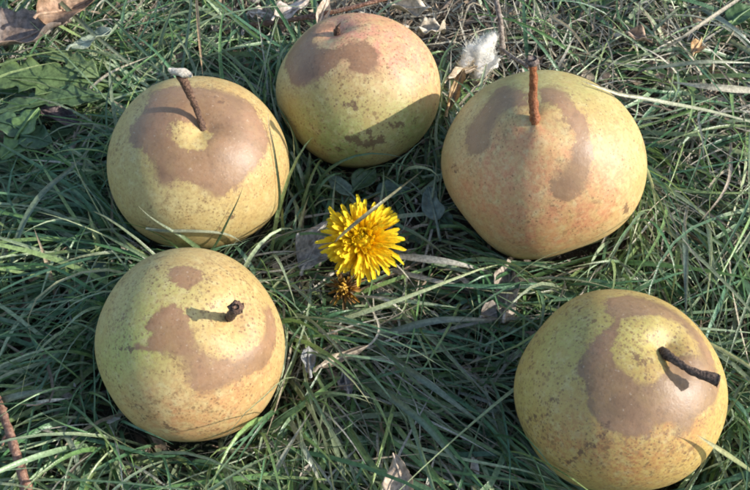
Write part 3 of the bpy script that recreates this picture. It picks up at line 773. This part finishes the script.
# twigs and stalks
M_TW_RED = bark_material("twig_red", (.15, .07, .045), (.34, .20, .14), 600)
M_TW_GREY = bark_material("twig_grey", (.12, .09, .07), (.32, .27, .22), 600)


def twig(label, pts, r0, r1, mat, seed, nodes=2):
    P = spline([at(*p) for p in pts], 28)
    P = push_out(P, .0016)
    r = np.linspace(r0, r1, 28)
    for i in np.linspace(4, 24, nodes): r[int(i)] *= 1.35
    root = empty("twig", P[0])
    tag(root, label, "twig")
    V, Q = tube(P, r, 10, .08, seed)
    link("stalk", mesh_np("stalk", V, Q), mat, root)
    i = 12
    side = np.cross(P[i + 1] - P[i], [0, 0, 1]); side /= np.linalg.norm(side)
    V, Q = tube(spline([P[i], P[i] + side * r[i] * 1.6 + (P[i + 1] - P[i]) * .6, P[i] + side * r[i] * 2.2 + (P[i + 1] - P[i]) * 1.8], 6), np.linspace(r[i] * .8, r[i] * .25, 6), 8, .1, seed)
    link("side_bud", mesh_np("side_bud", V, Q), mat, root)


twig("reddish brown twig slanting through the bottom left corner", [(-3, 398, .024), (12, 440, .030), (30, 500, .028)], .0016, .0019, M_TW_RED, 31)
twig("reddish stalk curving along the top edge behind the smallest pear", [(246, 26, .012), (290, 20, .020), (350, 8, .030), (400, -6, .034)], .0014, .0010, M_TW_RED, 32)
twig("grey upright stalk beside the white fluff", [(494, -8, .034), (500, 20, .030), (503, 55, .016)], .0013, .0015, M_TW_GREY, 33)
twig("short grey stalk lying between the white fluff and the rosy pear's stem", [(500, 48, .020), (514, 58, .026), (530, 68, .030)], .0008, .0012, M_TW_GREY, 34)


# ------------------------------------------------------------------ leaves
def leaf_sheet(L, Wd, ctrans, clong, ripple, seed, col, col2, lobes=0, nx=26, ny=13, veins=6, thick=.00028):
    """a leaf with its own thickness: x along the midrib, y across, z up; returns V, Q, colours, midrib path"""
    rg = np.random.default_rng(seed)
    s = np.linspace(0, 1, nx); t = np.linspace(-1, 1, ny)
    S, T = np.meshgrid(s, t, indexing='ij')
    lf = lambda k: sum(rg.normal() * np.sin((j + 1) * 4 * s + rg.uniform(0, 6)) / (j + 1) for j in range(4)) * k
    hw = np.sin(np.pi * np.clip(s, 0, 1) ** .8) ** .75 * (1 + lf(.10))
    if lobes:
        hw *= .55 + .45 * np.abs(((s * lobes) % 1) - .15) ** .7 * 1.4
    hw = np.maximum(hw, .04)
    hwl = hw * (1 + lf(.14) + .025 * rg.normal(size=nx)); hwr = hw * (1 + lf(.14) + .025 * rg.normal(size=nx))
    half = np.where(T < 0, hwl[:, None], hwr[:, None]) * Wd / 2
    x = (S - .5) * L; y = T * half
    z = ctrans * (y / (Wd / 2)) ** 2 * Wd * .5 + clong * ((S - .5) * 2) ** 2 * L * .25
    ph = rg.uniform(0, 6, 4)
    z += ripple * Wd * (.5 * np.sin(7 * S + ph[0] + 2 * T) * np.abs(T) + .35 * np.sin(13 * S + ph[1]) * T + .25 * np.sin(4 * T + 5 * S + ph[2]))
    z -= .00035 * np.abs(np.sin(np.pi * (S * veins - np.abs(T) * .9))) ** .5 * (np.abs(T) > .06)
    # curl across as an arc so that deep curls roll over
    a = ctrans * T
    y = y * np.cos(a * .7)
    V = np.stack([x, y, z], -1).reshape(-1, 3)
    Vb = V - np.array([0, 0, thick])
    nb = len(V)
    q = grid_quads(nx, ny)
    rim = []
    for i in range(nx - 1):
        for j, f in ((0, 1), (ny - 1, 0)):
            a0, a1 = i * ny + j, (i + 1) * ny + j
            rim.append([a0, a1, a1 + nb, a0 + nb][::1 if f else -1])
    for j in range(ny - 1):
        for i, f in ((0, 0), (nx - 1, 1)):
            a0, a1 = i * ny + j, i * ny + j + 1
            rim.append([a0, a1, a1 + nb, a0 + nb][::1 if f else -1])
    Q = np.vstack([q, q[:, ::-1] + nb, np.array(rim)])
    mixv = np.clip(.5 + .5 * np.sin(5 * S + ph[3]) * T + .25 * rg.normal(size=S.shape), 0, 1)[..., None]
    c = np.array(col) * (1 - mixv) + np.array(col2) * mixv
    vein = (np.abs(np.sin(np.pi * (S * veins - np.abs(T) * .9))) < .22)[..., None]
    c = np.where(vein, c * 1.18, c).reshape(-1, 3)
    j = ny // 2
    mid = V.reshape(nx, ny, 3)[:, j] + np.array([0, 0, .0001])
    return np.vstack([V, Vb]), Q, np.vstack([c, c * .92]), mid


def pose(heading, pitch, roll, pos):
    R = mathutils.Matrix.Rotation(math.radians(heading), 3, 'Z') @ mathutils.Matrix.Rotation(-math.radians(pitch), 3, 'Y') @ mathutils.Matrix.Rotation(math.radians(roll), 3, 'X')
    return np.array(R), np.array(pos)


def leaf_parts(parent, blade_name, R, p, L, Wd, ct, cl, rip, seed, col, col2, mat, stalk=.25, lobes=0, veins=6, push=True):
    V, Q, c, mid = leaf_sheet(L, Wd, ct, cl, rip, seed, col, col2, lobes, veins=veins, nx=40 if lobes else 26)
    V = V @ R.T + p; mid = mid @ R.T + p
    if push: V = push_out(V, .001); mid = push_out(mid, .0012)
    b = link(blade_name, mesh_np(blade_name, V, Q, dict(bcol=c)), mat, parent)
    tail = mid[0] + (mid[0] - mid[2]) / np.linalg.norm(mid[0] - mid[2]) * L * stalk + np.array([0, 0, -.002])
    path = spline(np.vstack([[tail], mid[::4], [mid[-1]]]), 20)
    V, Q = tube(path, np.linspace(.00065, .0002, 20) * (1 + Wd * 20), 6)
    cc = np.repeat(np.array([np.array(col2) * 1.15]), len(V), 0)
    link("midrib", mesh_np("midrib", V, Q, dict(bcol=cc)), mat, b if parent.parent is None else parent)
    return b


LEAVES = [  # name, label, px, py, z, length, width, heading, pitch, roll, curl across, curl along, ripple, colours
    ("dead_leaf", "grey brown dead leaf curled in the top left corner", 32, 34, .026, .040, .028, 20, 6, -12, .5, .3, .20, (.20, .165, .145), (.30, .21, .15)),
    ("dead_leaf", "tan reddish dead leaf at the top edge beside the grey one", 68, 8, .030, .034, .022, 40, -8, 20, .8, .4, .28, (.27, .165, .10), (.35, .235, .155)),
    ("pale_leaf", "pale green fading leaf below the tan one, top left", 92, 40, .026, .022, .0125, 25, 8, -18, .35, .25, .15, (.34, .41, .29), (.42, .46, .34)),
    ("dead_leaf", "dark purplish dead leaf curled left of the brown-capped pear's shoulder", 62, 118, .018, .022, .012, -25, 4, 10, 1.0, .4, .35, (.12, .09, .095), (.18, .14, .13)),
    ("dead_leaf", "crumpled grey dead leaf tucked behind the dandelion's left side", 315, 246, .016, .027, .017, 65, 10, 15, .7, .35, .32, (.34, .32, .28), (.46, .43, .37)),
    ("dead_leaf", "pinkish grey dead leaf curled under the rosy pear", 508, 290, .016, .029, .014, 82, 6, -10, .9, .4, .35, (.29, .235, .185), (.40, .34, .27)),
    ("dead_leaf", "small crumpled leaf at the lower end of the pinkish grey one", 495, 313, .016, .013, .009, 20, 0, 10, .8, .3, .4, (.26, .22, .18), (.36, .31, .26)),
    ("dead_leaf", "narrow tan curled leaf below the dandelion", 343, 356, .024, .022, .0068, 22, 8, 30, 1.2, .4, .3, (.34, .28, .20), (.44, .37, .28)),
    ("dead_leaf", "small blue-grey leaf scrap left of the narrow tan leaf", 309, 360, .022, .012, .0075, 95, 5, 10, .4, .2, .2, (.22, .22, .21), (.29, .29, .27)),
    ("dead_leaf", "dark grey crumpled scrap below the narrow tan leaf", 346, 384, .018, .010, .007, 100, 0, 0, .9, .4, .5, (.15, .14, .13), (.24, .22, .2)),
    ("dead_leaf", "light brown dead leaf rising from the bottom edge", 402, 482, .026, .022, .014, 105, 12, -20, .8, .3, .2, (.44, .33, .23), (.54, .43, .32)),
    ("dead_leaf", "pale pinkish dead leaf at the top edge left of the smallest pear", 292, 10, .022, .020, .010, 30, 5, 10, .6, .4, .35, (.52, .44, .38), (.62, .54, .47)),
    ("dead_leaf", "tan crumpled leaf standing at the top edge above the smallest pear's stem", 324, 10, .028, .018, .008, 70, 30, 20, .9, .3, .3, (.42, .33, .25), (.56, .47, .38)),
    ("dead_leaf", "cream crumpled leaf at the top edge behind the smallest pear's right shoulder", 412, 8, .022, .022, .012, -20, 8, 15, .9, .4, .45, (.48, .41, .31), (.60, .53, .42)),
    ("dead_leaf", "small cream leaf scrap left of the white fluff", 432, 30, .022, .014, .010, 10, 0, -15, .8, .3, .5, (.46, .39, .29), (.58, .52, .42)),
    ("dead_leaf", "golden brown dry leaf curving down the smallest pear's right side", 453, 92, .022, .026, .0085, 70, 8, 25, 1.3, .5, .3, (.26, .17, .08), (.38, .27, .14)),
    ("dead_leaf", "beige curled leaf at the left foot of the white fluff", 462, 74, .020, .017, .006, 25, 4, 15, 1.2, .4, .3, (.46, .36, .24), (.56, .47, .35)),
    ("dead_leaf", "small orange brown leaf scrap in the grass near the top right corner", 697, 46, .022, .010, .0075, 60, 10, 10, .7, .3, .4, (.42, .24, .10), (.50, .36, .20)),
    ("dead_leaf", "small round brown leaf scrap where the two left pears nearly meet", 130, 249, .022, .0075, .0065, 40, 5, 5, .5, .3, .3, (.24, .21, .16), (.32, .28, .21)),
    ("dead_leaf", "tan scrap in the grass above the rosy pear's right shoulder", 640, 38, .020, .013, .008, -30, 6, 10, .9, .4, .4, (.36, .25, .17), (.48, .37, .27)),
    ("dead_leaf", "pale scrap at the top edge above the brown-capped pear", 262, 14, .018, .014, .009, -15, 5, 20, .8, .3, .5, (.44, .36, .28), (.58, .5, .42)),
]
for i, (nm, lab, px, py, z, L, Wd, hd, pit, rl, ct, cl, rip, c1, c2) in enumerate(LEAVES):
    p = at(px, py, z)
    root = empty(nm, p)
    tag(root, lab, "leaf", "leaves lying in the grass")
    R, p = pose(hd, pit, rl, p)
    leaf_parts(root, "leaf_blade", R, p, L, Wd, ct, cl, rip, 100 + i, c1, c2, M_LEAF if nm == "dead_leaf" else M_WEED, .08)


def weed(label, px, py, z, spec, seed):
    p0 = at(px, py, z)
    root = empty("weed", (p0[0], p0[1], 0))
    tag(root, label, "weed plant", "small green weeds in the grass")
    for i, (dx, dy, zz, L, Wd, hd, pit, rl, lobes, c) in enumerate(spec):
        p = at(px + dx, py + dy, zz)
        R, p = pose(hd, pit, rl, p)
        leaf_parts(root, "leaf", R, p, L, Wd, .25, -.2, .10, seed + i, c, tuple(v * 1.25 for v in c), M_WEED, .5, lobes, 5)


DG, MG = (.055, .10, .045), (.10, .17, .055)
weed("lobed green dandelion leaves spreading at the left edge under the grey leaf", 90, 82, .02,
     [(-48, -4, .021, .062, .024, 176, 2, -10, 6, (.11, .165, .06)), (-42, 18, .022, .056, .019, 192, 0, 12, 6, (.08, .13, .055)), (-20, -22, .023, .034, .014, 150, 4, 0, 4, (.13, .18, .075))], 200)
weed("dark round-leaved weed at the left edge above the long arching blade", 22, 132, .016,
     [(-14, -8, .026, .017, .015, 160, 5, 10, 0, DG), (6, -12, .027, .016, .014, 60, 8, -10, 0, MG), (14, 6, .026, .017, .014, -20, 5, 0, 0, DG), (-6, 14, .025, .018, .014, 230, 4, 8, 0, MG), (40, -2, .016, .013, .010, 10, 0, 0, 0, DG)], 220)
weed("blue-green small leaves behind the dandelion's top", 345, 186, .014,
     [(-6, -2, .018, .016, .008, 140, 8, 0, 0, (.10, .15, .11)), (20, -8, .018, .015, .009, 50, 5, 10, 0, DG), (48, 4, .016, .016, .010, 10, 4, 0, 0, (.08, .125, .085))], 240)
weed("grey-green leaves at the lower left foot of the rosy pear", 436, 206, .014,
     [(-4, -4, .020, .018, .010, 100, 6, -10, 0, (.14, .18, .14)), (8, 12, .016, .014, .008, 300, 3, 8, 0, (.09, .13, .085))], 260)
weed("dark green leaf in the top right corner", 742, 14, .016,
     [(0, 0, .018, .018, .014, 40, 6, -10, 0, (.07, .13, .045)), (-14, 14, .014, .014, .010, 220, 4, 0, 0, DG)], 280)
weed("small round leaves under the bright pointed blade", 92, 262, .012,
     [(-8, 2, .014, .011, .010, 180, 4, 0, 0, DG), (8, 8, .016, .010, .009, -30, 4, 0, 0, (.08, .12, .08)), (-34, 14, .012, .012, .010, 100, 4, 0, 0, DG)], 290)


# ------------------------------------------------------------------ dandelion
def floret_mesh(L, Wd, droop, cup, seed, col, tipc):
    rg = np.random.default_rng(seed)
    nx, ny = 9, 5
    s = np.linspace(0, 1, nx); t = np.linspace(-1, 1, ny)
    S, T = np.meshgrid(s, t, indexing='ij')
    w = Wd * .5 * (.35 + .65 * np.minimum(1, s * 2.2)) * np.where(s > .86, 1 - (s - .86) * 1.8, 1)
    x = S * L
    x[-1] += L * np.array([-.03, .035, -.015, .035, -.03])       # toothed tip
    x[-1] += L * .015 * rg.normal(size=ny)
    y = T * w[:, None] + L * .05 * rg.normal() * S ** 2
    z = cup * Wd * T ** 2 + droop * L * S ** 2 + .02 * L * rg.normal() * np.sin(3 * S)
    V = np.stack([x, y, z], -1).reshape(-1, 3)
    Vb = V - np.array([0, 0, .00012])
    c = (np.array(col) * (1 - S[..., None]) + np.array(tipc) * S[..., None]).reshape(-1, 3)
    q = grid_quads(nx, ny)
    return mesh_np("ray_floret", np.vstack([V, Vb]), np.vstack([q, q[:, ::-1] + len(V)]), dict(bcol=np.vstack([c, c])))


def axes_for(z):
    z = np.array(z, float); z /= np.linalg.norm(z)
    x = np.cross([0, 1, .2], z); x /= np.linalg.norm(x)
    return np.stack([x, np.cross(z, x), z], 1)


hc = at(362, 241, .030)
flower = empty("dandelion", (hc[0], hc[1], 0))
tag(flower, "bright yellow dandelion in full bloom at the middle of the pears", "dandelion")
A = axes_for((.05, -.34, .94))
M_GREENSTEM = bark_material("flower_stem", (.10, .14, .05), (.17, .20, .08), 500, .5)
V, Q = tube(spline([(hc[0] + .006, hc[1] + .012, -.002), hc + np.array([.004, .006, -.016]), hc - A[:, 2] * .004], 14), np.linspace(.0019, .0017, 14), 10)
link("flower_stem", mesh_np("flower_stem", V, Q), M_GREENSTEM, flower)
V, Q = tube([hc - A[:, 2] * d for d in (.008, .007, .005, .003, .001)], [.0016, .0035, .0048, .0050, .0046], 14, .03, 3)
cup_ = link("flower_base", mesh_np("flower_base", V, Q), M_GREENSTEM, flower)
_th, _ph = np.meshgrid(np.linspace(.03, 1.5, 9), np.linspace(0, 2 * np.pi, 20, endpoint=False), indexing='ij')
_u = np.stack([np.sin(_th) * np.cos(_ph), np.sin(_th) * np.sin(_ph), np.cos(_th)], -1).reshape(-1, 3)
V = (_u * np.array([.0066, .0066, .0082])) @ A.T + hc
link("flower_disc", mesh_np("flower_disc", V, grid_quads(9, 20, True), dict(bcol=np.repeat([[.95, .76, .02]], len(V), 0))), M_PETAL, flower)
YC, YT = (.95, .64, .010), (.96, .79, .04)
protos = [[floret_mesh(1, .135, d, .25, 400 + 10 * j + i, YC, YT) for i in range(3)] for j, d in enumerate((-.10, -.16, -.05, .10))]
for row in protos:
    for m_ in row: m_.materials.append(M_PETAL)
rg = np.random.default_rng(77)
NF = 292
for i in range(NF):
    t = ((i + .5) / NF)
    a = i * 2.39996 + rg.normal() * .12
    el = math.radians(90 - 90 * t ** .95 + rg.normal() * (12 if t < .3 else 7))       # above the head's plane
    L = (.0060 + .0083 * t ** .9) * rg.uniform(.82, 1.12)
    if t > .8: L *= rg.uniform(.85, 1.12)
    r0 = .0001 + .0044 * t ** .55
    out = A[:, 0] * math.cos(a) + A[:, 1] * math.sin(a)
    d = out * math.cos(el) + A[:, 2] * math.sin(el)
    p = hc + out * r0 + A[:, 2] * (.0030 * (1 - t))
    yv = np.cross(A[:, 2], out); zv = np.cross(d, yv)
    ro = rg.normal() * .35
    yv, zv = yv * math.cos(ro) + zv * math.sin(ro), zv * math.cos(ro) - yv * math.sin(ro)
    row = protos[3] if t < .25 else protos[2] if t < .5 else protos[0] if t < .85 else protos[1]
    o = bpy.data.objects.new("ray_floret", row[i % 3])
    COL.objects.link(o)
    wk = rg.uniform(.85, 1.15) * (.95 if t > .3 else .75) * .0150
    B = np.stack([d * L, yv * wk, zv * .0175], 1)
    o.parent = flower
    o.matrix_local = mathutils.Matrix.Translation(flower.location).inverted() @ mathutils.Matrix([[*B[k], p[k]] for k in range(3)] + [[0, 0, 0, 1]])
for m_ in (m for row in protos for m in row):
    m_.polygons.foreach_set("use_smooth", np.ones(len(m_.polygons), bool))

# withered flower head
wc = at(345, 289, .021)
wf = empty("withered_flower", (wc[0], wc[1], 0))
tag(wf, "small withered orange brown flower head just below the dandelion", "flower head")
B0 = axes_for((-.1, -.45, .85))
V, Q = tube(spline([(wc[0] + .004, wc[1] + .010, -.002), wc + np.array([.002, .004, -.010]), wc], 10), np.linspace(.0013, .0016, 10), 8)
link("flower_stem", mesh_np("flower_stem", V, Q), bark_material("withered_stem", (.12, .09, .05), (.22, .17, .09)), wf)
wproto = [floret_mesh(1, .22, d, .8, 470 + i, c, c2) for i, (d, c, c2) in enumerate([(.5, (.36, .18, .03), (.66, .40, .06)), (-.6, (.16, .085, .03), (.40, .20, .04)), (.9, (.46, .25, .04), (.72, .48, .10)), (-1.0, (.12, .07, .03), (.24, .14, .05))])]
for m_ in wproto: m_.materials.append(M_LEAF)
for i in range(90):
    t = (i + .5) / 90; a = i * 2.4 + rg.normal() * .4; el = math.radians(85 - 70 * t + rg.normal() * 20)
    out = B0[:, 0] * math.cos(a) + B0[:, 1] * math.sin(a)
    d = out * math.cos(el) + B0[:, 2] * math.sin(el); yv = np.cross(B0[:, 2], out); zv = np.cross(d, yv)
    o = bpy.data.objects.new("withered_floret", wproto[i % 4]); COL.objects.link(o); o.parent = wf
    L = rg.uniform(.0035, .0068)
    Bm = np.stack([d * L, yv * .0042, zv * .005], 1); p = wc + out * .0012
    o.matrix_local = mathutils.Matrix.Translation(wf.location).inverted() @ mathutils.Matrix([[*Bm[k], p[k]] for k in range(3)] + [[0, 0, 0, 1]])

# ------------------------------------------------------------------ white fluff
fc = at(480, 54, .020)
fl = empty("seed_fluff", (fc[0], fc[1], 0))
tag(fl, "tuft of white seed down between the smallest pear and the rosy pear", "seed fluff")
rg = np.random.default_rng(5)
ax1 = np.array([.45, .85, .25]); ax1 /= np.linalg.norm(ax1)
ax2 = np.cross([0, 0, 1], ax1); ax2 /= np.linalg.norm(ax2); ax3 = np.cross(ax1, ax2)
n = 2600
base = rg.normal(size=(n, 3)) * np.array([.0052, .0040, .0026])
def lumpy(u):
    """ragged clump: pointed at one end, swollen and dented at the other"""
    k = 1 + .22 * np.sin(3.1 * u[:, 0] + 4 * u[:, 1] + .5) + .16 * np.sin(6 * u[:, 1] - 5 * u[:, 2] + 1) + .12 * np.sin(9 * u[:, 0] + 2)
    taper = np.where(u[:, 0] > 0, 1 - .55 * u[:, 0], 1 + .1 * u[:, 0])
    return u * np.array([.0125, .0082, .0044]) * np.stack([k, k * taper, k * taper], -1)


nb_ = rg.normal(size=(n, 3)); nb_ /= np.linalg.norm(nb_, axis=1)[:, None]
base = lumpy(nb_) * rg.uniform(.85, 1.0, (n, 1))
dirs = nb_ * .22 + np.array([.55, 0, 0]) + rg.normal(size=(n, 3)) * .55; dirs /= np.linalg.norm(dirs, axis=1)[:, None]
Bf = np.stack([ax1, ax2, ax3], 1)
s = np.linspace(0, 1, 5)
Lh = rg.uniform(.0010, .0040, n)
crv = rg.normal(size=(n, 3)) * .35
P = base[:, None] + dirs[:, None] * Lh[:, None, None] * s[None, :, None] + crv[:, None] * (Lh[:, None] * s[None] ** 2)[..., None]
P = P @ Bf.T + fc
sv_ = rg.normal(size=(n, 3)); sv_ /= np.linalg.norm(sv_, axis=1)[:, None]
hw = (.00016 * (1 - s * .75))[None, :, None]
V = np.stack([P - sv_[:, None] * hw, P + sv_[:, None] * hw], 2).reshape(-1, 3)
ring = np.arange(4)[:, None] * 2
q = np.concatenate([ring, ring + 1, ring + 3, ring + 2], 1)
Q = (q[None] + (np.arange(n) * 10)[:, None, None]).reshape(-1, 4)
ctone = np.array([.82, .79, .72]) * rg.uniform(.8, 1.1, (n, 1)); ctone[base[:, 0] < -.0055] *= np.array([.85, .72, .52])
ctone = np.minimum(ctone * 1.12, .93)
o = link("down_hairs", mesh_np("down_hairs", V, Q, dict(bcol=np.repeat(ctone, 10, 0))), M_FLUFF, fl)
tag(o, kind="stuff")
nth, nph = 26, 32
TH, PH = np.meshgrid(np.linspace(.05, np.pi - .05, nth), np.linspace(0, 2 * np.pi, nph, endpoint=False), indexing='ij')
u = np.stack([np.cos(TH), np.sin(TH) * np.cos(PH), np.sin(TH) * np.sin(PH)], -1).reshape(-1, 3)
V = (lumpy(u) * (1 + .06 * rg.normal(size=(len(u), 1)))) @ Bf.T + fc
link("matted_core", mesh_np("matted_core", V, grid_quads(nth, nph, True), dict(bcol=np.repeat([[.92, .90, .84]], len(V), 0))), M_FLUFF, fl)

# ------------------------------------------------------------------ crumbs of dead plants too small to count
rg = np.random.default_rng(9)
n = 11000
xy = np.stack([rg.uniform(-.30, .30, n), rg.uniform(-.22, .30, n)], -1)
top = np.clip((xy[:, 1] - .02) / .10, 0, 1)
xy = xy[rg.random(n) < .25 + .75 * top]
n = len(xy)
pz = ground_h(xy[:, 0], xy[:, 1]) + rg.uniform(.002, .018, n)
size = rg.lognormal(-6.05, .5, n)
u1 = rg.normal(size=(n, 3)); u1[:, 2] *= .35; u1 /= np.linalg.norm(u1, axis=1)[:, None]
u2 = np.cross(u1, rg.normal(size=(n, 3)) * .4 + np.array([0, 0, 1])); u2 /= np.linalg.norm(u2, axis=1)[:, None]
u3 = np.cross(u1, u2)
gx = np.array([-1, -.3, .4, 1]); gy = np.array([-1, 0, 1])
wv = np.array([.35, 1, .8, .25])
V = []
cu = rg.normal(size=n) * .6; asp = rg.uniform(.2, .6, n)
for i in range(4):
    for j in range(3):
        jit = 1 + .25 * rg.normal(size=n)
        V.append(np.stack([xy[:, 0], xy[:, 1], pz], -1) + size[:, None] * (u1 * (gx[i] * jit)[:, None] + u2 * (gy[j] * wv[i] * asp * jit)[:, None] + u3 * (cu * (gy[j] ** 2 * .4 + gx[i] ** 2 * .5))[:, None]))
V = push_out(np.stack(V, 1).reshape(-1, 3), .0006)
q = grid_quads(4, 3)
Q = (q[None] + (np.arange(n) * 12)[:, None, None]).reshape(-1, 4)
pal = np.array([(.40, .33, .24), (.30, .22, .15), (.22, .16, .11), (.48, .42, .34), (.16, .12, .09), (.34, .30, .26), (.55, .49, .41)])
cc = pal[rg.integers(0, len(pal), n)] * rg.uniform(.7, 1.1, (n, 1))
tag(link("leaf_litter", mesh_np("leaf_litter", V, Q, dict(bcol=np.repeat(cc, 12, 0))), M_LEAF), "brown and cream crumbs of dead leaves scattered in the grass", "leaf litter", kind="stuff")
